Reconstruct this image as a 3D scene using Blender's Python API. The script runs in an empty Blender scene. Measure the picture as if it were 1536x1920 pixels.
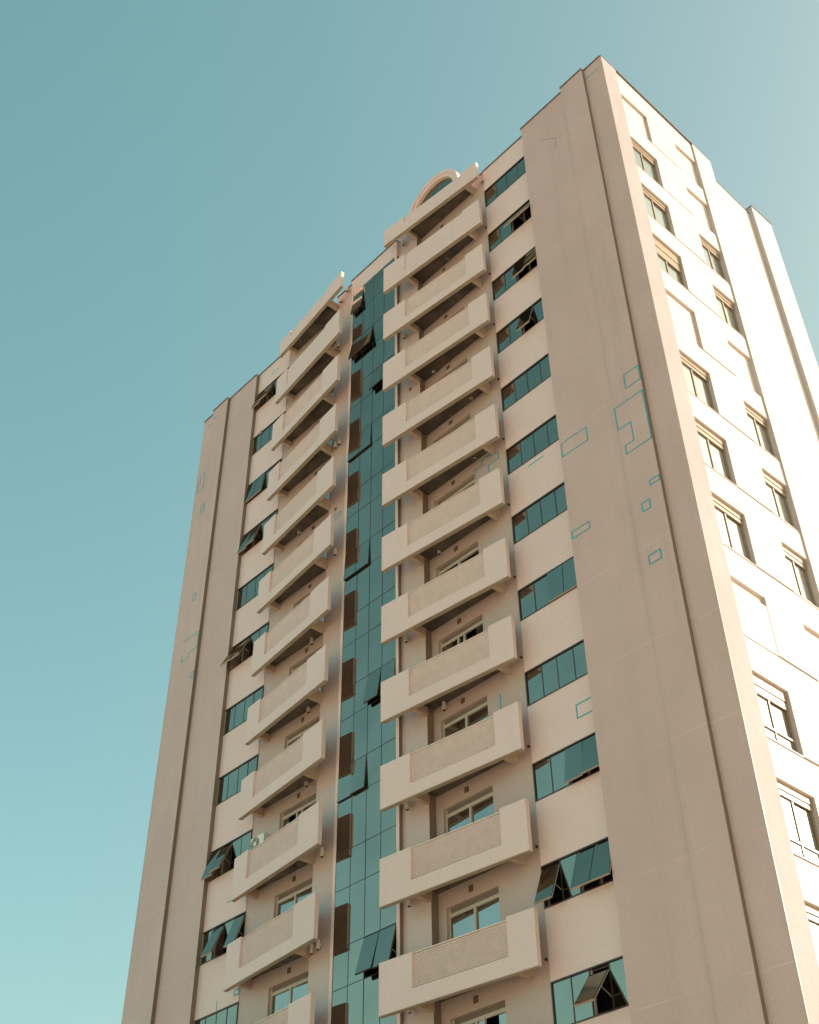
import bpy, bmesh, math, random
from mathutils import Vector, Matrix
R = math.radians
random.seed(4)
S = bpy.context.scene
G0 = 40.04                      # height of the facade datum above the ground

# ------------------------------------------------------------ camera
yaw, pit, rol = -0.8269151659758105, 0.7091413704029386, -0.012579686696500704
d = Vector((math.sin(yaw)*math.cos(pit), math.cos(yaw)*math.cos(pit), math.sin(pit)))
r0 = Vector((math.cos(yaw), -math.sin(yaw), 0)); u0 = r0.cross(d)
r = math.cos(rol)*r0 + math.sin(rol)*u0
u = -math.sin(rol)*r0 + math.cos(rol)*u0
cd = bpy.data.cameras.new('camera'); cam = bpy.data.objects.new('camera', cd)
S.collection.objects.link(cam)
cam.matrix_world = Matrix(((r.x, u.x, -d.x, 19.782852), (r.y, u.y, -d.y, -22.641079),
                           (r.z, u.z, -d.z, -38.44373 + G0), (0, 0, 0, 1)))
cd.sensor_fit = 'VERTICAL'; cd.sensor_height = 24; cd.lens = 24*2297.98/1920
cd.clip_start = 0.1; cd.clip_end = 5000
S.camera = cam

# ------------------------------------------------------------ sky, sun, exposure
SUN_EL, SUN_AZ = R(23), R(32)    # azimuth from +Y towards +X
w = bpy.data.worlds.new('World'); S.world = w; w.use_nodes = True
nt = w.node_tree; bg = nt.nodes['Background']
sky = nt.nodes.new('ShaderNodeTexSky'); sky.sky_type = 'NISHITA'; sky.sun_disc = False
sky.sun_elevation = SUN_EL; sky.sun_rotation = SUN_AZ
sky.air_density = 1.5; sky.dust_density = 4.0; sky.ozone_density = 1.0
tint = nt.nodes.new('ShaderNodeMix'); tint.data_type = 'RGBA'; tint.blend_type = 'MULTIPLY'
tint.inputs[0].default_value = 1; tint.inputs[7].default_value = (0.925, 1.215, 0.945, 1)
tc = nt.nodes.new('ShaderNodeTexCoord'); sp = nt.nodes.new('ShaderNodeSeparateXYZ'); nt.links.new(tc.outputs['Generated'], sp.inputs[0])
mr = nt.nodes.new('ShaderNodeMapRange'); mr.inputs[1].default_value = .25; mr.inputs[2].default_value = .85; nt.links.new(sp.outputs[2], mr.inputs[0])
tm = nt.nodes.new('ShaderNodeMix'); tm.data_type = 'RGBA'; nt.links.new(mr.outputs[0], tm.inputs[0])
tm.inputs[6].default_value = (0.93, 1.17, 0.99, 1); tm.inputs[7].default_value = (0.88, 1.27, 0.92, 1)
vd = nt.nodes.new('ShaderNodeVectorMath'); vd.operation = 'DOT_PRODUCT'; nt.links.new(tc.outputs['Generated'], vd.inputs[0])
vd.inputs[1].default_value = (math.sin(SUN_AZ), math.cos(SUN_AZ), 0)
m2 = nt.nodes.new('ShaderNodeMapRange'); m2.inputs[1].default_value = -.1; m2.inputs[2].default_value = .38; nt.links.new(vd.outputs['Value'], m2.inputs[0])
ts = nt.nodes.new('ShaderNodeMix'); ts.data_type = 'RGBA'; nt.links.new(m2.outputs[0], ts.inputs[0])
nt.links.new(tm.outputs[2], ts.inputs[6]); ts.inputs[7].default_value = (0.96, 1.06, 0.83, 1)
nt.links.new(ts.outputs[2], tint.inputs[7])
nt.links.new(sky.outputs[0], tint.inputs[6]); nt.links.new(tint.outputs[2], bg.inputs[0])
bg.inputs[1].default_value = 0.15
sd = bpy.data.lights.new('sun', 'SUN'); sd.energy = 4.8; sd.angle = R(0.5); sd.color = (1.0, 0.88, 0.82)
so = bpy.data.objects.new('sun', sd); S.collection.objects.link(so)
sv = Vector((math.sin(SUN_AZ)*math.cos(SUN_EL), math.cos(SUN_AZ)*math.cos(SUN_EL), math.sin(SUN_EL)))
so.rotation_euler = sv.to_track_quat('Z', 'Y').to_euler(); so.location = (60, 60, 80)
S.view_settings.view_transform = 'Standard'; S.view_settings.look = 'None'
S.view_settings.exposure = 0.6; S.view_settings.gamma = 1
S.render.engine = 'CYCLES'

# ------------------------------------------------------------ materials
def newmat(name):
    m = bpy.data.materials.new(name); m.use_nodes = True
    return m, m.node_tree, m.node_tree.nodes['Principled BSDF']
def N(t, kind, **kw):
    n = t.nodes.new(kind)
    for k, v in kw.items(): setattr(n, k, v)
    return n
def mth(t, op, a, b=None, c=None):
    n = t.nodes.new('ShaderNodeMath'); n.operation = op
    for i, v in enumerate((a, b, c)):
        if v is None: continue
        if isinstance(v, (int, float)): n.inputs[i].default_value = v
        else: t.links.new(v, n.inputs[i])
    return n.outputs[0]
def mixc(t, f, a, b, mode='MIX'):
    n = t.nodes.new('ShaderNodeMix'); n.data_type = 'RGBA'; n.blend_type = mode
    for i, v in ((0, f), (6, a), (7, b)):
        if isinstance(v, (int, float)): n.inputs[i].default_value = v
        elif isinstance(v, tuple): n.inputs[i].default_value = (*v, 1) if len(v) == 3 else v
        else: t.links.new(v, n.inputs[i])
    return n.outputs[2]
def noise(t, co, scale, detail=3, rough=.55, vec=(1, 1, 1)):
    mp = N(t, 'ShaderNodeMapping'); t.links.new(co, mp.inputs[0]); mp.inputs['Scale'].default_value = vec
    n = N(t, 'ShaderNodeTexNoise'); t.links.new(mp.outputs[0], n.inputs['Vector'])
    n.inputs['Scale'].default_value = scale; n.inputs['Detail'].default_value = detail
    n.inputs['Roughness'].default_value = rough
    return n.outputs['Fac']
def ramp(t, f, lo, hi):
    n = N(t, 'ShaderNodeMapRange'); t.links.new(f, n.inputs[0])
    n.inputs[1].default_value = lo; n.inputs[2].default_value = hi
    return n.outputs[0]

def tilemat(name, col, tile=.05, grout=.75, rough=.45, stain=.16, joints=0.0, bump=.25, hue=(1.0, .93, .86)):
    m, t, b = newmat(name)
    co = N(t, 'ShaderNodeTexCoord').outputs['Object']
    sx = N(t, 'ShaderNodeSeparateXYZ'); t.links.new(co, sx.inputs[0])
    h = mth(t, 'ADD', sx.outputs[0], sx.outputs[1])
    c2 = N(t, 'ShaderNodeCombineXYZ'); t.links.new(h, c2.inputs[0]); t.links.new(sx.outputs[2], c2.inputs[1])
    br = N(t, 'ShaderNodeTexBrick'); t.links.new(c2.outputs[0], br.inputs['Vector'])
    br.offset = 0; br.inputs['Scale'].default_value = 1
    br.inputs['Color1'].default_value = (1, 1, 1, 1); br.inputs['Color2'].default_value = (.93, .93, .94, 1)
    br.inputs['Mortar'].default_value = (grout, grout*.97, grout*.93, 1)
    br.inputs['Mortar Size'].default_value = .004; br.inputs['Mortar Smooth'].default_value = .3
    br.inputs['Brick Width'].default_value = tile; br.inputs['Row Height'].default_value = tile
    c = mixc(t, 1.0, col, br.outputs['Color'], 'MULTIPLY')
    big = ramp(t, noise(t, co, .35, 4, .6), .35, .7)
    c = mixc(t, mth(t, 'MULTIPLY', big, stain), c, tuple(x*y*.72 for x, y in zip(col, hue)))
    st = ramp(t, noise(t, co, 1.0, 5, .65, (2.2, 2.2, .10)), .55, .78)
    c = mixc(t, mth(t, 'MULTIPLY', st, stain*.9), c, tuple(x*.6 for x in col))
    pal = ramp(t, noise(t, co, .9, 3, .5, (1, 1, .35)), .5, .75)
    c = mixc(t, mth(t, 'MULTIPLY', pal, stain*.5), c, tuple(min(1, x*1.18) for x in col))
    if joints:
        fr = mth(t, 'FRACT', mth(t, 'DIVIDE', mth(t, 'ADD', sx.outputs[2], 1.0), 2.95))
        ln = mth(t, 'LESS_THAN', fr, .012)
        br2 = ramp(t, noise(t, co, .8, 2), .42, .6)
        c = mixc(t, mth(t, 'MULTIPLY', mth(t, 'MULTIPLY', ln, br2), joints), c, tuple(min(1, x*1.35) for x in col))
        ax = mth(t, 'ABSOLUTE', mth(t, 'SUBTRACT', mth(t, 'ADD', sx.outputs[0], mth(t, 'MULTIPLY', noise(t, co, 1.2, 3), .16)), 4.68+.08))
        sk = mth(t, 'MULTIPLY', ramp(t, ax, .17, 0.0), ramp(t, noise(t, co, 1.0, 4, .6, (1, 1, .16)), .35, .65))
        c = mixc(t, mth(t, 'MULTIPLY', sk, .42), c, tuple(x*.62 for x in col))
        dots = ramp(t, noise(t, co, 7.5, 2, .4), .80, .83)
        c = mixc(t, mth(t, 'MULTIPLY', dots, .5), c, tuple(x*.35 for x in col))
    t.links.new(c, b.inputs['Base Color'])
    b.inputs['Roughness'].default_value = rough
    bp = N(t, 'ShaderNodeBump'); bp.inputs['Strength'].default_value = bump; bp.inputs['Distance'].default_value = .01
    hh = mth(t, 'ADD', mth(t, 'MULTIPLY', br.outputs['Fac'], -.35), mth(t, 'MULTIPLY', noise(t, co, 3.0, 5, .6), 1.6))
    t.links.new(hh, bp.inputs['Height']); t.links.new(bp.outputs[0], b.inputs['Normal'])
    return m

def plain(name, col, rough=.5, metal=0.0, var=.12, scale=3.0):
    m, t, b = newmat(name)
    co = N(t, 'ShaderNodeTexCoord').outputs['Object']
    f = ramp(t, noise(t, co, scale, 4, .6), .3, .7)
    c = mixc(t, f, tuple(x*(1-var) for x in col), tuple(min(1, x*(1+var)) for x in col))
    t.links.new(c, b.inputs['Base Color'])
    b.inputs['Roughness'].default_value = rough; b.inputs['Metallic'].default_value = metal
    return m

def glassmat(name, refl, body, fac=.85, wav=.012, rough=.015, scale=.55):
    m, t, b = newmat(name)
    b.inputs['Base Color'].default_value = (*body, 1); b.inputs['Roughness'].default_value = .25
    g = N(t, 'ShaderNodeBsdfGlossy'); g.inputs['Roughness'].default_value = rough
    co = N(t, 'ShaderNodeTexCoord').outputs['Object']
    v = ramp(t, noise(t, co, .5, 2, .5), .3, .7)
    c = mixc(t, v, tuple(x*.9 for x in refl), tuple(x*1.08 for x in refl))
    t.links.new(c, g.inputs['Color'])
    bp = N(t, 'ShaderNodeBump'); bp.inputs['Strength'].default_value = 1; bp.inputs['Distance'].default_value = wav
    t.links.new(noise(t, co, scale, 1, .4), bp.inputs['Height']); t.links.new(bp.outputs[0], g.inputs['Normal'])
    mx = N(t, 'ShaderNodeMixShader'); mx.inputs[0].default_value = fac
    t.links.new(b.outputs[0], mx.inputs[1]); t.links.new(g.outputs[0], mx.inputs[2])
    t.links.new(mx.outputs[0], t.nodes['Material Output'].inputs[0])
    return m

M = {}
M['pier'] = tilemat('pier_mosaic_tile', (.705, .475, .42), joints=.3, grout=.70, stain=.34)
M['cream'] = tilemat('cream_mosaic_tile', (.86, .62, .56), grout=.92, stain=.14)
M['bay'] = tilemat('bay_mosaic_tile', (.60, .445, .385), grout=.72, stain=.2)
M['seg'] = tilemat('satin_mosaic_tile', (.66, .48, .415), grout=.78, rough=.32, stain=.16, bump=.12)
M['balc'] = tilemat('balcony_mosaic_tile', (.87, .63, .57), grout=.80, stain=.14)
M['louv'] = plain('louvre_metal', (.80, .60, .53), .45, 0, .06)
M['white'] = tilemat('white_mosaic_tile', (.66, .57, .54), grout=.90, rough=.8, stain=.25, bump=.6)
M['sideframe'] = plain('tan_window_frame', (.31, .225, .155), .5)
M['screen'] = plain('brown_screen', (.20, .135, .085), .6)
M['sashedge'] = plain('sash_edge_metal', (.40, .32, .23), .4)
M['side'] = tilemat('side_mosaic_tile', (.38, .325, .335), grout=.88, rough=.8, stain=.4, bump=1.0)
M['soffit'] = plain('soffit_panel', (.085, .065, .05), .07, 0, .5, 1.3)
M['bracket'] = plain('bracket_render', (.46, .335, .24), .6)
M['undershade'] = plain('underside_shade_tone', (.40, .295, .205), .7)  # shade of the parapet underside put into the colour
M['edge'] = plain('dark_cap_metal', (.15, .12, .10), .5)
M['bronze'] = plain('bronze_frame', (.075, .055, .042), .35, .3)
M['frame'] = plain('cream_frame', (.58, .48, .39), .4, 0, .05)
M['groove'] = plain('recess_render', (.20, .15, .115), .7)
M['dark'] = plain('dark_interior', (.045, .036, .03), .8)
M['glass'] = glassmat('teal_mirror_glass', (.315, .305, .25), (.02, .035, .03), .95)
M['glassd'] = glassmat('door_glass', (.40, .40, .36), (.03, .04, .035), .85, .004)
M['glasss'] = glassmat('clear_window_glass', (.62, .68, .72), (.26, .24, .21), .6, .004)
M['glassc'] = glassmat('curtained_glass', (.45, .48, .45), (.16, .14, .12), .6, .004)
M['curtain'] = plain('curtain_cloth', (.55, .50, .42), .9, 0, .25, 9)
M['lamp'] = plain('lamp_metal', (.66, .56, .45), .4, .1)
M['teal'] = plain('teal_line_tile', (.01, .34, .42), .4)
M['tealw'] = plain('teal_block_tile', (.10, .33, .36), .4)
M['acw'] = plain('appliance_white', (.75, .70, .62), .4)
M['roof'] = plain('roof_membrane', (.30, .27, .23), .8)

# ------------------------------------------------------------ mesh helper
class MB:
    def __init__(s): s.v = []; s.f = []; s.mi = []
    def add(s, vs, fs, mi=0, T=None):
        o = len(s.v)
        for p in vs:
            q = T(*p) if T else p
            s.v.append(tuple(q))
        for f in fs: s.f.append(tuple(o+i for i in f)); s.mi.append(mi)
    def box(s, x0, x1, y0, y1, z0, z1, mi=0, T=None):
        vs = [(x, y, z) for z in (z0, z1) for y in (y0, y1) for x in (x0, x1)]
        s.add(vs, [(0, 1, 3, 2), (4, 6, 7, 5), (0, 4, 5, 1), (2, 3, 7, 6), (0, 2, 6, 4), (1, 5, 7, 3)], mi, T)
    def prism(s, pts, z0, z1, mi=0, T=None):
        n = len(pts)
        vs = [(a, b, z0) for a, b in pts] + [(a, b, z1) for a, b in pts]
        fs = [tuple(range(n-1, -1, -1)), tuple(range(n, 2*n))] + [(i, (i+1) % n, n+(i+1) % n, n+i) for i in range(n)]
        s.add(vs, fs, mi, T)
    def xprism(s, pts, x0, x1, mi=0, T=None):      # profile in (y, z) swept along x
        n = len(pts)
        vs = [(x0, a, b) for a, b in pts] + [(x1, a, b) for a, b in pts]
        fs = [tuple(range(n)), tuple(range(2*n-1, n-1, -1))] + [(i, n+i, n+(i+1) % n, (i+1) % n) for i in range(n)]
        s.add(vs, fs, mi, T)
    def cyl(s, c, rad, z0, z1, n=16, mi=0, rad2=None):
        rad2 = rad2 or rad
        vs = [(c[0]+rad*math.cos(2*math.pi*i/n), c[1]+rad*math.sin(2*math.pi*i/n), z0) for i in range(n)]
        vs += [(c[0]+rad2*math.cos(2*math.pi*i/n), c[1]+rad2*math.sin(2*math.pi*i/n), z1) for i in range(n)]
        fs = [tuple(range(n-1, -1, -1)), tuple(range(n, 2*n))] + [(i, (i+1) % n, n+(i+1) % n, n+i) for i in range(n)]
        s.add(vs, fs, mi)
    def build(s, name, mats, parent=None, bevel=0):
        me = bpy.data.meshes.new(name)
        me.from_pydata([(x, y, z+G0) for x, y, z in s.v], [], s.f)
        if not isinstance(mats, (list, tuple)): mats = [mats]
        for m in mats: me.materials.append(m)
        for p, mi in zip(me.polygons, s.mi): p.material_index = mi
        bm = bmesh.new(); bm.from_mesh(me); bmesh.ops.recalc_face_normals(bm, faces=bm.faces)
        bm.to_mesh(me); bm.free()
        o = bpy.data.objects.new(name, me); S.collection.objects.link(o)
        if parent is not None: o.parent = parent
        if bevel:
            b = o.modifiers.new('bevel', 'BEVEL'); b.width = bevel; b.segments = 2; b.limit_method = 'ANGLE'
        return o

def thing(name, label, cat, loc=(0, 0, 0), group=None):
    o = bpy.data.objects.new(name, None); S.collection.objects.link(o)
    o.location = loc; o['label'] = label; o['category'] = cat
    if group: o['group'] = group
    o.empty_display_size = .3
    return o

# ------------------------------------------------------------ ground
gm, t, b = newmat('paving')
co = N(t, 'ShaderNodeTexCoord').outputs['Object']
br = N(t, 'ShaderNodeTexBrick'); t.links.new(co, br.inputs['Vector']); br.inputs['Scale'].default_value = 1
br.inputs['Color1'].default_value = (.70, .57, .46, 1); br.inputs['Color2'].default_value = (.64, .52, .42, 1)
br.inputs['Mortar'].default_value = (.28, .23, .18, 1); br.inputs['Brick Width'].default_value = .6; br.inputs['Row Height'].default_value = .3
br.inputs['Mortar Size'].default_value = .01
t.links.new(mixc(t, mth(t, 'MULTIPLY', ramp(t, noise(t, co, .2, 5), .4, .7), .4), br.outputs['Color'], (.56, .44, .35)), b.inputs['Base Color'])
b.inputs['Roughness'].default_value = .85
g = MB(); g.add([(-900, -900, -G0), (900, -900, -G0), (900, 900, -G0), (-900, 900, -G0)], [(0, 1, 2, 3)])
go = g.build('ground', gm); go['kind'] = 'structure'

# ------------------------------------------------------------ the tower
B = thing('apartment_building', 'tall cream and brown tiled apartment tower with angled balconies and a teal glass strip', 'building')
H = 2.95; XC = -6.56; W = 6.71; NF = 14; ZB = -G0
ZR = 5.98
mir = lambda x, y, z: (2*XC - x, y, z)
ident = None

# core and roof
c = MB(); c.box(-19.5, 6.37, .903, 10.2, ZB+.02, 4.3); c.box(-15.5, 6.37, .903, 6.5, 4.3, 5.7)
c.build('core_wall', M['dark'], B)
c = MB(); c.box(-19.3, 6.3, .30, 6.6, 5.70, 5.76); c.build('roof', M['roof'], B)

# front piers
def pier(prof_z, x0, x1, y0, y1, mat='pier'):
    m = MB(); m.box(x0, x1, y0, y1, ZB, prof_z); return m.build('pier', M[mat], B)
pier(6.03, 2.46, 4.68, -.25, .9)
pier(6.34, 4.683, 5.81, -.25, .9)
m = MB(); m.box(5.81, W, -.12, -.106, ZB, 6.34); m.box(5.81, 6.38, -.106, .9, ZB, 6.33); m.build('pier', M['pier'], B)
pier(5.92, -17.74, -15.57, -.17, .9)
pier(5.93, -19.07, -17.80, -.30, .9)
pier(5.66, -19.76, -19.073, -.30, .9)
m = MB(); m.box(-17.792, -17.742, -.14, .9, ZB, 5.9); m.build('recess_strip', M['groove'], B)
# darker brown strips over the returns of piers, fins and wall segments
M['reveal'] = tilemat('brown_return_strip', (.25, .18, .135), grout=.8, stain=.2)
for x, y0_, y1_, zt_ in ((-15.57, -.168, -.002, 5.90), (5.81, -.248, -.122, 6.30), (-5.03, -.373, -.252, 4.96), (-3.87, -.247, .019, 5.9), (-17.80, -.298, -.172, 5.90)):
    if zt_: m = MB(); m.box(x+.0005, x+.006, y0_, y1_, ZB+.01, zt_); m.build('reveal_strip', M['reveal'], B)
# caps along the roof edge
def cap(x0, x1, y0, z, y1=.3):
    m = MB(); m.box(x0-.02, x1+.02, y0-.035, y1, z+.002, z+.07); m.build('parapet_cap', M['edge'], B)
cap(2.46, 4.66, -.25, 6.03); cap(4.683, 5.81, -.25, 6.34); cap(5.85, 6.64, -.12, 6.34)
cap(-17.74, -15.60, -.17, 5.92); cap(-19.05, -17.80, -.30, 5.93); cap(-19.76, -19.09, -.30, 5.66)

# facade in right-hand coordinates; T mirrors it for the left half
RIGHT_OPEN = {1: {2: 24, 3: 24}, 2: {2: 15, 3: 17}, 3: {2: 16}, 7: {2: 3, 3: 3}, 9: {2: 10, 3: 13}, 10: {0: 22, 2: 20, 3: 20}, 11: {2: 38}}
LEFT_OPEN = {0: {3: 15, 2: 19}, 2: {3: 7, 2: 7}, 3: {3: 12, 2: 16}, 5: {3: 26, 2: 25}, 8: {3: 16, 2: 24}, 9: {2: 22, 0: 18}}
PX = [.02, .625, 1.205, 1.82, 2.46]
def sash(mb, x0, x1, zt, zb, ang, y=0.0, T=None, fw=.035, drop=.0035):
    a = R(ang); hh = zt-zb; zt = zt - drop*ang*hh
    def tr(x, yy, z):         # z measured down from the hinge, yy depth in front (+ outward)
        X, Y, Z = x, y - (math.sin(a)*z + math.cos(a)*yy), zt - math.cos(a)*z + math.sin(a)*yy
        return T(X, Y, Z) if T else (X, Y, Z)
    mb.box(x0+.012, x1-.012, 0.0, .012, .02, hh-.01, 1, tr)          # mirror glass outside
    mb.box(x0+.012, x1-.012, -.014, -.001, .02, hh-.01, 0, tr)
    for aa, bb, cc, dd in ((x0+.008, x0+fw+.008, .01, hh), (x1-fw-.008, x1-.008, .01, hh)):
        mb.box(aa, bb, -.04, -.0145, cc, dd, 2, tr)
    mb.box(x0+fw+.009, x1-fw-.009, -.04, -.0145, hh-fw, hh, 2, tr)
    mb.box(x0+fw+.009, x1-fw-.009, -.04, -.0145, .01, fw, 2, tr)
    # thin outer edge
    mb.box(x0+.006, x1-.006, -.014, .013, hh-.0095, hh+.004, 2, tr)

def stays(x0, x1, zt, zb, ang, y, T, parent):
    a = R(ang); hh = zt-zb
    for xx in (x1-.03,) if T is None else (x0+.03,):
        mb = MB()
        p0 = Vector((xx, y+.03, zt-hh*.72)); dn = .66*hh
        p1 = Vector((xx, y-math.sin(a)*dn+.02, zt-math.cos(a)*dn))
        dv = (p1-p0); L = dv.length; dv.normalize(); up = Vector((1, 0, 0)); sd_ = dv.cross(up)
        vs = []
        for q in (p0, p1):
            for aa, bb in ((-1, -1), (1, -1), (1, 1), (-1, 1)): vs.append(tuple(q + up*.006*aa + sd_*.006*bb))
        mb.add(vs, [(0, 1, 2, 3), (7, 6, 5, 4), (0, 4, 5, 1), (1, 5, 6, 2), (2, 6, 7, 3), (3, 7, 4, 0)], 0, T)
        mb.build('stay', M['sashedge'], parent)

def window_strips(T, opens):
    for k in range(NF):
        zt = 4.63 - k*H; zb = zt - 1.14
        op = opens.get(k, {})
        fr = MB()
        fr.box(0.0, 2.5, -.012, .13, zt-.035, zt, 0, T); fr.box(0.0, 2.5, -.012, .13, zb, zb+.04, 0, T)
        fr.box(0.0, .03, -.012, .13, zb+.04, zt-.035, 0, T)
        for i in (1, 2, 3): fr.box(PX[i]-.014, PX[i]+.014, .02, .12, zb+.04, zt-.035, 0, T)
        # wider inner posts and sill seen through open sashes
        for i in (1, 2, 3):
            if i in op or i-1 in op: fr.box(PX[i]-.035, PX[i]+.035, .06, .14, zb+.04, zt-.035, 1, T)
        f = fr.build('window', [M['bronze'], M['lamp']], B)
        for i in range(4):
            if i in op: continue
            pn = MB(); j = random.uniform(-.0025, .0025); q = random.uniform(-.003, .003)
            x0, x1 = PX[i]+.012, PX[i+1]-.012; y0 = .03
            vs = [(x0, y0-j, zb+.04), (x1, y0+j, zb+.04), (x1, y0+j+q, zt-.035), (x0, y0-j+q, zt-.035)]
            vs += [(a, b_+.012, c_) for a, b_, c_ in vs]
            pn.add(vs, [(0, 1, 2, 3), (7, 6, 5, 4), (0, 4, 5, 1), (1, 5, 6, 2), (2, 6, 7, 3), (3, 7, 4, 0)], 0, T)
            pn.build('pane', M['glass'], f)
        for i, ang in op.items():
            sb = MB(); sash(sb, PX[i], PX[i+1], zt-.03, zb+.03, ang, -.005, T)
            sb.build('sash', [M['dark'], M['glass'], M['sashedge']], f)
            if ang > 15: stays(PX[i], PX[i+1], zt-.03, zb+.03, ang, 0, T, f)
    # spandrels between the strips: one continuous cream wall with openings
    wl = MB()
    top = ZR
    for k in range(NF+1):
        zt = 4.63 - k*H if k < NF else ZB
        wl.box(0.0, 2.46, 0, .25, zt, top, 0, T)
        top = 4.63 - k*H - 1.14
    wl.build('wall', M['cream'], B)
window_strips(None, RIGHT_OPEN); window_strips(mir, LEFT_OPEN)

# inner rooms behind the strips (dark backs)
cap(0.0, 2.44, 0, ZR); 
m = MB(); m.box(2*XC-2.46, 2*XC, -.035, .3, ZR+.002, ZR+.07); m.build('parapet_cap', M['edge'], B)

# balcony bay walls
DX0, DX1 = -3.56, -1.56
def bay(T, left=False):
    wl = MB(); yb, yf = .25, .022
    wl.box(-3.87, DX0, yf, yb, ZB, ZR, 0, T); wl.box(DX1, -.002, yf, yb, ZB, ZR, 0, T)
    top = ZR
    for k in range(NF):
        dt = 1.69 - k*H + H       # door head
        wl.box(DX0, DX1, yf, yb, dt, top, 0, T)
        top = dt - 2.38
    wl.box(DX0, DX1, yf, yb, ZB, top, 0, T)
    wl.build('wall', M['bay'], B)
    sg = MB(); zs_ = ZR-.003 if T else 6.34; sg.box(-5.03, -3.87, -.25, .9, ZB, zs_, 0, T); sg.build('wall', M['seg'], B, bevel=.012)
    cp = MB(); cp.box(-4.98, -3.85, -.285, .3, zs_+.003, zs_+.066, 0, T); cp.box(-3.85, -.04, -.013, .3, ZR+.002, ZR+.07, 0, T)
    cp.build('parapet_cap', M['edge'], B)
    fn = MB(); fn.box(-5.17, -5.03, -.375, .3, ZB, 4.98, 0, T); fn.build('fin', M['cream'], B)
    for k in range(NF):
        dt = 1.69 - k*H + H; db = dt-2.38
        fr = MB(); x0, x1 = DX0, DX1; y = .12
        fr.box(x0, x0+.05, y, y+.08, db, dt, 0, T); fr.box(x1-.05, x1, y, y+.08, db, dt, 0, T)
        fr.box(x0+.05, x1-.05, y-.01, y+.08, dt-.20, dt-.15, 0, T); fr.box(x0+.05, x1-.05, y+.03, y+.08, dt-.14, dt-.001, 1, T)
        slide = random.choice((0, 0, .3, .55)) if k < 9 else (0, .0, .5, 0, 0)[k-9]
        xm = (x0+x1)/2 + slide*.3
        pb = db+.03
        fr.box(x0+.05, x1-.05, y, y+.07, db, pb+.02, 0, T)
        fr.box(xm-.03, xm+.03, y-.02, y+.05, pb, dt-.20, 0, T)
        fr.box(x0+.05, x1-.05, y-.004, y+.05, dt-.245, dt-.201, 0, T)
        if slide: fr.box(xm-.30, xm-.25, y-.02, y+.05, pb, dt-.245, 0, T)
        f = fr.build('balcony_door', [M['frame'], M['groove']], B)
        pn = MB(); pn.box(x0+.05, xm-.03, y+.02, y+.03, pb+.02, dt-.245, 0, T)
        if not slide: pn.box(xm+.03, x1-.05, y+.04, y+.05, pb+.02, dt-.245, 0, T)
        else: pn.box(xm+.03+.45, x1-.05, y+.04, y+.05, pb+.02, dt-.245, 0, T)
        pn.build('pane', M['glassd'], f)
        if k <= 12:
            vt = MB(); vx0, vx1 = -2.67, -2.47; vz0 = 4.80 - k*H; vz1 = vz0+.2; 
            vt.box(vx0-.02, vx1+.02, yf-.012, yf+.02, vz0-.02, vz0, 0, T); vt.box(vx0-.02, vx1+.02, yf-.012, yf+.02, vz1, vz1+.02, 0, T)
            vt.box(vx0-.02, vx0, yf-.012, yf+.02, vz0, vz1, 0, T); vt.box(vx1, vx1+.02, yf-.012, yf+.02, vz0, vz1, 0, T)
            v = vt.build('vent', M['frame'], B)
            vg = MB(); vg.box(vx0, vx1, yf-.004, yf+.01, vz0, vz1, 0, T)
            for q in range(5): vg.box(vx0, vx1, yf-.010, yf-.0045, vz0+.02+q*.037, vz0+.035+q*.037, 0, T)
            vg.build('grille', plain_vent, v)
plain_vent = plain('vent_grille_paint', (.16, .085, .045), .6)
bay(None); bay(mir)

# parapet band above the glass strip
m = MB(); m.box(-8.09, -5.03, -.375, .3, 4.983, ZR); m.build('wall', M['cream'], B)
m = MB(); m.box(-8.11, -5.01, -.41, .3, ZR+.002, ZR+.07); m.build('parapet_cap', M['edge'], B)

# ------------------------------------------------------------ teal curtain wall
GX = [-7.948, -7.253, -6.56, -5.866, -5.172]; GY = -.365
rows = []
z = 4.98; hz = []
for n in range(-1, 13):
    hz += [1.70-H*n, .515-H*n]
cw = MB()
for x in GX: cw.box(x-.012, x+.012, GY-.006, GY+.08, ZB+4, 4.98)
for zz in hz: cw.box(GX[0]+.013, GX[4]-.013, GY-.005, GY+.08, zz-.012, zz+.012)
CW = cw.build('curtain_wall', M['bronze'], B)
CWO = {(-1, 0): 7, (0, 0): 9, (0, 1): 9, (1, 2): 9, (1, 3): 9, (2, 0): 2.5, (2, 1): 2.5, (4, 0): 3, (4, 1): 3, (6, 2): 9, (6, 3): 5, (7, 1): 4, (7, 0): 1.5, (9, 2): 16, (9, 3): 14}
pn = MB()
for ci in range(4):
    ztop = 4.98
    for n in range(-1, 13):
        a, b_ = 1.70-H*n, .515-H*n
        for zt, zb, vent in ((ztop, a, 0), (a, b_, 1)):
            if vent and (n, ci) in CWO: continue
            x0, x1 = GX[ci]+.013, GX[ci+1]-.013; zt_, zb_ = zt-.013, zb+.013
            j = random.uniform(-.002, .002); q = random.uniform(-.003, .003)
            vs = [(x0, GY-j, zb_), (x1, GY+j, zb_), (x1, GY+j+q, zt_), (x0, GY-j+q, zt_)]
            vs += [(a_, b2+.012, c_) for a_, b2, c_ in vs]
            pn.add(vs, [(0, 1, 2, 3), (7, 6, 5, 4), (0, 4, 5, 1), (1, 5, 6, 2), (2, 6, 7, 3), (3, 7, 4, 0)])
        ztop = b_
pn.build('glazing', M['glass'], CW)
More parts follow.
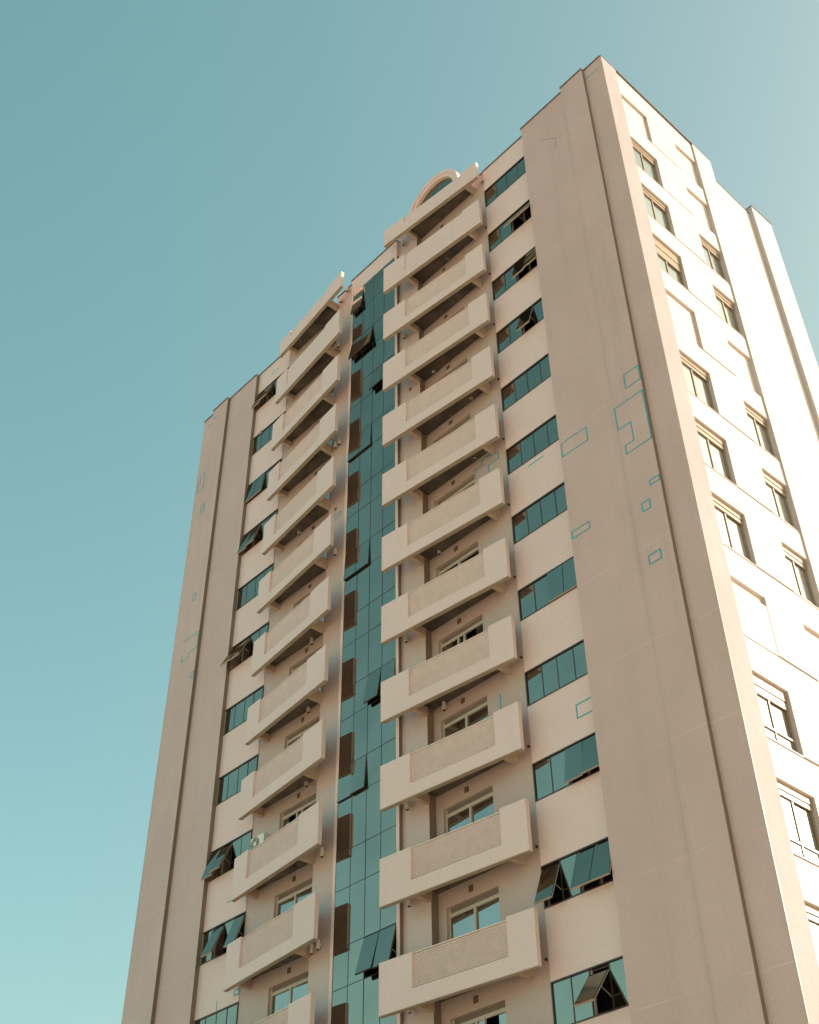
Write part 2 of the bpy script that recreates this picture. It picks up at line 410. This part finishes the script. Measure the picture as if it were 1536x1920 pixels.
for (n, ci), ang in CWO.items():
    sb = MB(); sash(sb, GX[ci], GX[ci+1], 1.70-H*n-.01, .515-H*n+.01, ang, GY-.008, drop=.004 if n < 2 else .001)
    sb.build('sash', [M['dark'], M['glass'], M['bronze']], CW)
    if ang > 12: stays(GX[ci], GX[ci+1], 1.70-H*n, .515-H*n, ang, GY, None, CW)
m = MB(); m.box(-7.95, -5.17, .3, .35, ZB, 4.9); m.build('inner_wall', M['dark'], B)

# ------------------------------------------------------------ balconies
A0 = Vector((-5.10, -1.067)); B0 = Vector((.118, -.535)); U = (B0-A0).normalized(); NN = Vector((-U.y, U.x)); LL = (B0-A0).length
def ploc(T):
    def f(s, o, z):
        p = A0 + U*s + NN*o
        return T(p.x, p.y, z) if T else (p.x, p.y, z)
    return f
def yfront(x): return A0.y + (x-A0.x)*(U.y/U.x)
def balcony(k, T):
    zb = 1.931 - H*k
    P = ploc(T); th = .15
    if k == -1:
        zb = 5.07; hh = 1.02; lo = .64
    else:
        hh = 1.535 - .0145*k; lo = .43
    b_ = MB()
    b_.box(0, 1.18, 0, th, zb, zb+hh, 0, P)
    b_.box(4.37, LL, 0, th, zb, zb+hh + (.05 if k > 0 else 0), 0, P)
    b_.box(1.18, 4.37, 0, th, zb, zb+lo, 0, P)
    # tile returns / thin strip below, darkened as painted underside shade
    if k == -1 or k == 0: b_.box(1.18, 4.37, .06, th, zb+lo, zb+hh-.02, 0, P)
    o = b_.build('balcony', M['balc'], B)
    dr = MB(); dr.box(.001, LL-.001, .003, th-.001, zb-.022, zb-.001, 0, P); dr.build('underside_shade', M['undershade'], o)  # dark strip added to paint shade under the parapet
    if k > 0:
        lv = MB(); lv.box(1.181, 4.369, .115, th-.01, zb+lo+.001, zb+hh-.03, 0, P)
        n = 17; pz = (hh-lo-.05)/n
        for i in range(n):
            z0 = zb+lo+.01+i*pz
            def Q(s, oo, zz, z0=z0): return P(s, .112-.05*oo, z0+zz)
            lv.add([(1.182, 0, pz*.99), (4.368, 0, pz*.99), (4.368, 0, .002), (1.182, 0, .002),
                    (1.182, .9, pz*.66), (4.368, .9, pz*.66), (4.368, .9, .004), (1.182, .9, .004)],
                   [(0, 1, 2, 3), (7, 6, 5, 4), (0, 4, 5, 1), (1, 5, 6, 2), (2, 6, 7, 3), (3, 7, 4, 0)], 0, Q)
        lv.box(1.181, 4.369, .05, th, zb+hh-.029, zb+hh, 0, P)
        lv.build('louvre_panel', M['louv'], o)
    # slab with dark glossy soffit
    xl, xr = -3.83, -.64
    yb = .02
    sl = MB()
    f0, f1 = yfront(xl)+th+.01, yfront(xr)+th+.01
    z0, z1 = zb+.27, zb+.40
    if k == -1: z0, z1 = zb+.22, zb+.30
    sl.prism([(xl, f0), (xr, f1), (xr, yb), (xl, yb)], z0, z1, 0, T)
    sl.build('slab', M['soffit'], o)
    for xa, xb_, yw in ((-3.975, -3.832, -.252), (-.638, -.50, .02)):
        br_ = MB(); f0, f1 = yfront(xa)+th+.002, yfront(xb_)+th+.002
        zt = zb+.40 if k >= 0 else zb+.33
        br_.prism([(xa, f0), (xb_, f1), (xb_, yw), (xa, yw)], zb-.02, zt, 0, T)
        br_.build('bracket', M['bracket'], o)
    # small floor beam along the inside of the parapet
    return o
for k in range(-1, 13):
    balcony(k, None); balcony(k, mir)

# arched dormer above the right balcony column
cx, cz, y0 = -2.50, 6.10, -.60
def ring(mb, ra, rb, ya, yb, n=40, mi=0):
    vs = []; 
    for i in range(n+1):
        a = math.pi*i/n
        for rr, yy in ((ra, ya), (rb, ya), (rb, yb), (ra, yb)): vs.append((cx+rr*math.cos(a), yy, cz+rr*math.sin(a)))
    fs = [(0, 1, 2, 3), tuple(4*n+q for q in (3, 2, 1, 0))]
    for i in range(n):
        for q in range(4): fs.append((4*i+q, 4*i+(q+1) % 4, 4*i+4+(q+1) % 4, 4*i+4+q))
    mb.add(vs, fs, mi)
m = MB(); ring(m, 1.58, 1.42, y0, .30); ring(m, 1.419, 1.24, y0+.06, .30)
m.box(cx-1.58, cx-1.22, y0+.01, .3, 5.62, 6.10); m.box(cx+1.22, cx+1.58, y0+.01, .3, 5.62, 6.10)
AR = m.build('arch', M['cream'], B)
vs = [(cx, y0+.20, cz)] + [(cx+1.239*math.cos(math.pi*i/30), y0+.20, cz+1.239*math.sin(math.pi*i/30)) for i in range(31)]
vs2 = vs + [(a, b_+.02, c_) for a, b_, c_ in vs]
m = MB(); n = len(vs)
m.add(vs2, [tuple(range(1, n)), tuple(range(2*n-1, n, -1))] + [(i, i+1, n+i+1, n+i) for i in range(1, n-1)] + [(1, n-1, 2*n-1, n+1)])
m.build('pane', M['glass'], AR)

# ------------------------------------------------------------ side facade
XZ = 6.65
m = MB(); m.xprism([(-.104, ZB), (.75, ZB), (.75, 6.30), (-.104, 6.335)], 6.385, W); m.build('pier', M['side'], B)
m = MB(); m.xprism([(5.56, ZB), (6.76, ZB), (6.76, 6.06), (5.56, 6.12)], 6.40, W); m.build('pier', M['white'], B)
m = MB(); m.xprism([(6.763, ZB), (9.03, ZB), (9.03, 4.42), (6.763, 4.62)], 6.30, W); m.build('wall', M['white'], B)
m = MB(); m.box(6.30, 6.88, 9.033, 10.43, ZB, 4.86); m.build('pier', M['white'], B)
m = MB(); m.xprism([(-.14, 6.345), (6.78, 6.065), (6.78, 6.095), (-.14, 6.375)], 6.35, W+.012); m.build('parapet_cap', M['edge'], B)
m = MB(); m.xprism([(6.80, 4.622), (9.00, 4.425), (9.00, 4.46), (6.80, 4.66)], 6.35, W+.02); m.build('parapet_cap', M['edge'], B)
m = MB(); m.box(6.28, 6.91, 9.02, 10.45, 4.863, 4.91); m.build('parapet_cap', M['edge'], B)
YN0, YN1, YF0, YF1 = .752, 2.41, 4.176, 5.558
wl = MB(); gv = .09
wl.xprism([(YN0, 4.80), (YF1, 4.80), (YF1, 6.12), (YN0, 6.30)], 6.42, XZ)
for k in range(NF):
    zt, zb = 4.7975-H*k, 2.9056-H*k; zn = 4.7975-H*(k+1)
    wl.box(6.42, XZ, YN1, YF0, zb+gv/2, zt+ (0 if k == 0 else zb*0), 0)
    if k: wl.box(6.42, XZ, YN1, YF0, zt, 2.9056-H*(k-1)-gv/2, 0)
    wl.box(6.42, XZ, YN0, YN1, zn, zb-gv/2, 0); wl.box(6.42, XZ, YF0, YF1, zn, zb-gv/2, 0)
wl.build('wall', M['white'], B)
m = MB(); m.box(6.44, 6.50, YN1+.03, YF0-.03, ZB, 4.75); 
for k in range(NF): m.box(6.44, 6.50, YN0+.01, YN1-.01, 2.9056-H*k-.047, 2.9056-H*k+.014); m.box(6.44, 6.50, YF0+.01, YF1-.01, 2.9056-H*k-.047, 2.9056-H*k+.014)
m.build('joint_backing', M['groove'], B)
NEAR = 'BWWHBWWWBWWWBW'; FAR = 'BSWWBWWWBWWWBW'
for (ya, yb, pat) in ((YN0, YN1, NEAR), (YF0, YF1, FAR)):
    for k in range(NF):
        zt, zb = 4.7975-H*k, 2.9056-H*k+.018; ch = pat[k]
        if ch in 'BS':
            m = MB(); dp = .10 if ch == 'B' else .10
            m.box(6.42, XZ-dp, ya, yb, zb, zt)
            if k > 6: m.box(XZ-dp+.001, XZ-.012, ya, yb, zb, zt-.30)
            m.build('blind_recess', M['white'], B); continue
        fr = MB(); xr = XZ-.13
        zs = zt-.02; bx = .34 if ch == 'W' else .85
        if k == 9: bx = .55
        if k == 6: bx = .40
        lowr = .42 if k >= 8 else .16
        # cream shutter box with two shadow lines
        fr.box(xr-.02, XZ-.085, ya, yb-.02, zt-bx*.55, zt-.001, 0); fr.box(xr-.02, XZ-.10, ya, yb-.02, zt-bx, zt-bx*.55-.03, 0)
        fr.box(xr-.05, xr, ya, ya+.06, zb, zt-bx, 0); fr.box(xr-.05, xr, yb-.07, yb-.003, zb, zt-bx, 0)
        fr.box(xr-.05, xr+.02, ya+.06, yb-.07, zb+lowr, zb+lowr+.06, 0)
        fr.box(xr-.05, xr+.005, ya+.06, yb-.07, zb, zb+.05, 0)
        ym = (ya+yb)/2 - .02
        fr.box(xr-.05, xr+.01, ym-.03, ym+.03, zb+lowr+.06, zt-bx, 0)
        if lowr > .3: fr.box(xr-.05, xr+.005, ym-.025, ym+.025, zb+.05, zb+lowr, 0)
        f = fr.build('window', M['sideframe'], B)
        if k in (5, 6, 7):
            sc = MB(); sc.box(xr+.021, xr+.03, ya+.02, yb-.02, zb+.02, zb+.20); sc.build('screen', M['screen'], f)
        p = MB(); p.box(xr-.03, xr-.02, ya+.06, ym-.03, zb+lowr+.06, zt-bx); p.box(xr-.045, xr-.035, ym+.03, yb-.07, zb+lowr+.06, zt-bx)
        p.box(xr-.03, xr-.02, ya+.06, yb-.07, zb+.05, zb+lowr)
        p.build('pane', M['glasss'] if k < 9 else M['glassc'], f)
        sl = MB(); sl.box(xr-.02, XZ-.005, ya, yb, zb-.002, zb+.02); sl.build('sill', M['bay'], f)

# ------------------------------------------------------------ small fittings
def lampat(x, z, y):
    m = MB(); m.cyl((x, y-.115), .062, z-.15, z+.13, 20, 0, .068); m.cyl((x, y-.115), .052, z-.155, z-.149, 20, 1)
    m.box(x-.03, x+.03, y-.06, y-.001, z-.04, z+.06); m.cyl((x, y-.115), .05, z+.13, z+.15, 20)
    m.build('wall_lamp', [M['lamp'], M['dark']], B)
SEG = [(-4.66, -15.50), (-4.68, -21.45), (-4.64, -24.40), (-4.66, -27.29), (-4.61, -.68), (-4.60, 5.40), (-8.873, 5.40), (-8.43, 5.76), (-9.12, 2.37), (-8.95, 2.42),
       (-8.61, -3.74), (-8.83, -3.80), (-8.58, -9.52), (-8.67, -21.52), (-8.68, -24.44), (-8.98, -24.48)]
DOOR = [(-3.27, -18.60), (-3.27, -12.52), (-1.354, -9.50), (-1.356, -6.57), (-3.257, -3.66), (-2.216, 2.31), (-3.34, 2.44), (-10.0, -18.46), (-10.11, -15.54), (-10.12, -12.65), (-11.34, -6.66)]
for x, z in SEG: lampat(x, z, -.25)
for x, z in DOOR: lampat(x, z, .02)
for x, y, z in ((-.056, .0, 5.336), (-14.96, 0, 1.68), (-8.79, -.25, -7.21), (-8.95, -.25, 2.05), (-4.4, -.25, -3.9)):
    m = MB(); m.box(x-.09, x+.09, y-.012, y-.002, z-.10, z+.10); v = m.build('vent', M['frame'], B)
    m = MB(); m.box(x-.065, x+.065, y-.018, y-.0125, z-.075, z+.075); m.build('grille', plain_vent, v)
for k in range(13):      # drain boxes beside the right-hand balcony ends
    m = MB(); z = 2.20-H*k; m.box(-.09, -.05, -.05, .02, z+.02, z+.08); m.build('drain_box', M['bronze'], B)

# teal outlines inlaid in the tiling: (y plane, points (x, z), closed)
MARKS = [(-.25, [(5.23, -10.83), (5.80, -10.83), (5.80, -11.42), (5.23, -11.42)], 1),
 (-.25, [(4.70, -11.9), (5.79, -11.9), (5.79, -13.89), (4.86, -13.89), (4.86, -13.55), (5.19, -13.55), (5.19, -12.8), (4.70, -12.8)], 1),
 (-.25, [(5.46, -15.34), (5.80, -15.34), (5.80, -15.51), (5.46, -15.51)], 1), (-.25, [(5.07, -15.95), (5.35, -15.95), (5.35, -16.25), (5.07, -16.25)], 1),
 (-.25, [(5.0, -17.78), (5.4, -17.78), (5.4, -18.07), (5.0, -18.07)], 1), (-.25, [(2.52, -11.81), (3.56, -11.81), (3.56, -12.36), (2.52, -12.36)], 1),
 (-.25, [(2.51, -15.4), (3.19, -15.4), (3.19, -15.65), (2.51, -15.65)], 1), (0, [(.92, -11.48), (1.55, -11.48)], 0),
 (.022, [(-.86, -10.5), (-.86, -10.2), (-.38, -10.2), (-.38, -9.9), (-.74, -9.9)], 0), (.022, [(-1.5, -10.41), (-1.5, -10.0), (-1.14, -10.0), (-1.14, -9.77), (-.75, -9.77)], 0),
 (0, [(2.45, -20.86), (1.74, -20.86), (1.74, -21.27), (2.45, -21.27)], 0), (.022, [(-1.04, -19.2), (-1.04, -19.67)], 0),
 (-.12, [(5.83, 5.72), (6.42, 5.72)], 0),
 (-.30, [(-19.43, 1.73), (-19.09, 1.73), (-19.09, .81), (-19.61, .81), (-19.61, 1.27), (-19.43, 1.27)], 1), (-.30, [(-19.0, -.45), (-18.71, -.45), (-18.71, -.86), (-19.0, -.86)], 1),
 (-.30, [(-18.68, -5.85), (-18.43, -5.85), (-18.43, -6.2), (-18.68, -6.2)], 1),
 (-.30, [(-18.99, -8.25), (-17.82, -8.25), (-17.82, -9.05), (-18.4, -9.05), (-18.4, -9.28), (-18.95, -9.28), (-18.95, -9.0)], 0),
 (-.30, [(-18.03, -10.27), (-17.82, -10.27), (-17.82, -10.5), (-18.03, -10.5)], 1), (0, [(-13.38, -24.45), (-13.14, -24.45), (-13.14, -24.62), (-13.38, -24.62)], 1),
 (0, [(-14.32, -24.58), (-14.32, -24.81)], 0), (0, [(-14.25, -21.26), (-14.03, -21.26)], 0), (0, [(-14.52, 5.25), (-13.97, 5.25)], 0),
 (-.30, [(-18.98, 5.29), (-18.65, 5.29)], 0), (-.30, [(-19.42, 5.05), (-19.03, 5.05)], 0), (-.25, [(-8.86, -7.52), (-8.45, -7.52), (-8.45, -7.70), (-8.86, -7.70)], 1)]
for y, pts, cl in MARKS:
    m = MB(); lw = .019; n = len(pts)
    for i in range(n if cl else n-1):
        (xa, za), (xb, zb) = pts[i], pts[(i+1) % n]
        off = -.006 - .0006*(i % 2)
        m.box(min(xa, xb)-lw, max(xa, xb)+lw, y+off, y-.001, min(za, zb)-lw, max(za, zb)+lw)
    m.build('outline_mark', M['teal'], B)

# hairline cracks near the top of the right pier
M['crack'] = plain('crack_line', (.20, .14, .11), .8)
for pts in ([(3.37, 4.21), (3.73, 3.85), (4.05, 3.56), (4.25, 3.38), (4.41, 3.33)], [(4.09, 3.48), (4.08, 3.26), (3.96, 2.95)]):
    m = MB()
    for (xa, za), (xb, zb) in zip(pts[:-1], pts[1:]):
        dv = Vector((xb-xa, zb-za)).normalized(); nx, nz = -dv.y*.007, dv.x*.007
        vs = [(xa-nx, yy, za-nz) for yy in (-.2535,)] + [(xa+nx, -.2535, za+nz), (xb+nx, -.2535, zb+nz), (xb-nx, -.2535, zb-nz)]
        vs += [(a_, -.2505, c_) for a_, _, c_ in vs]
        m.add(vs, [(0, 1, 2, 3), (7, 6, 5, 4), (0, 4, 5, 1), (1, 5, 6, 2), (2, 6, 7, 3), (3, 7, 4, 0)])
    m.build('crack', M['crack'], B)

# ------------------------------------------------------------ things standing on balconies
zf = 1.931 - H*8 + .40
AC = thing('air_conditioner', 'white outdoor air conditioner unit peeking over a left-hand balcony parapet', 'air conditioner', (-12.15, -.25, zf+G0))
def child(mb, name, mat):
    o = mb.build(name, mat, AC); o.matrix_parent_inverse = Matrix.Translation(AC.location).inverted(); return o
zc = -20.25
m = MB(); m.box(-12.55, -11.80, -.42, -.12, zc, zc+.55); o = child(m, 'casing', M['acw']); bv = o.modifiers.new('bevel', 'BEVEL'); bv.width = .02; bv.segments = 2
m = MB()
for i in range(24):
    a0 = 2*math.pi*i/24; a1 = 2*math.pi*(i+.6)/24
    for ra, rb in ((.10, .125), (.16, .185), (.215, .235)):
        vs = [(-12.27+rr*math.cos(a), -.424-dy, zc+.28+rr*math.sin(a)) for dy in (0, .012) for rr, a in ((ra, a0), (rb, a0), (rb, a1), (ra, a1))]
        m.add(vs, [(0, 1, 2, 3), (7, 6, 5, 4), (0, 4, 5, 1), (1, 5, 6, 2), (2, 6, 7, 3), (3, 7, 4, 0)])
child(m, 'fan_grille', M['dark'])
m = MB()
for x in (-12.45, -11.95): m.box(x, x+.05, -.42, -.12, zf, zc)
child(m, 'stand', M['lamp'])
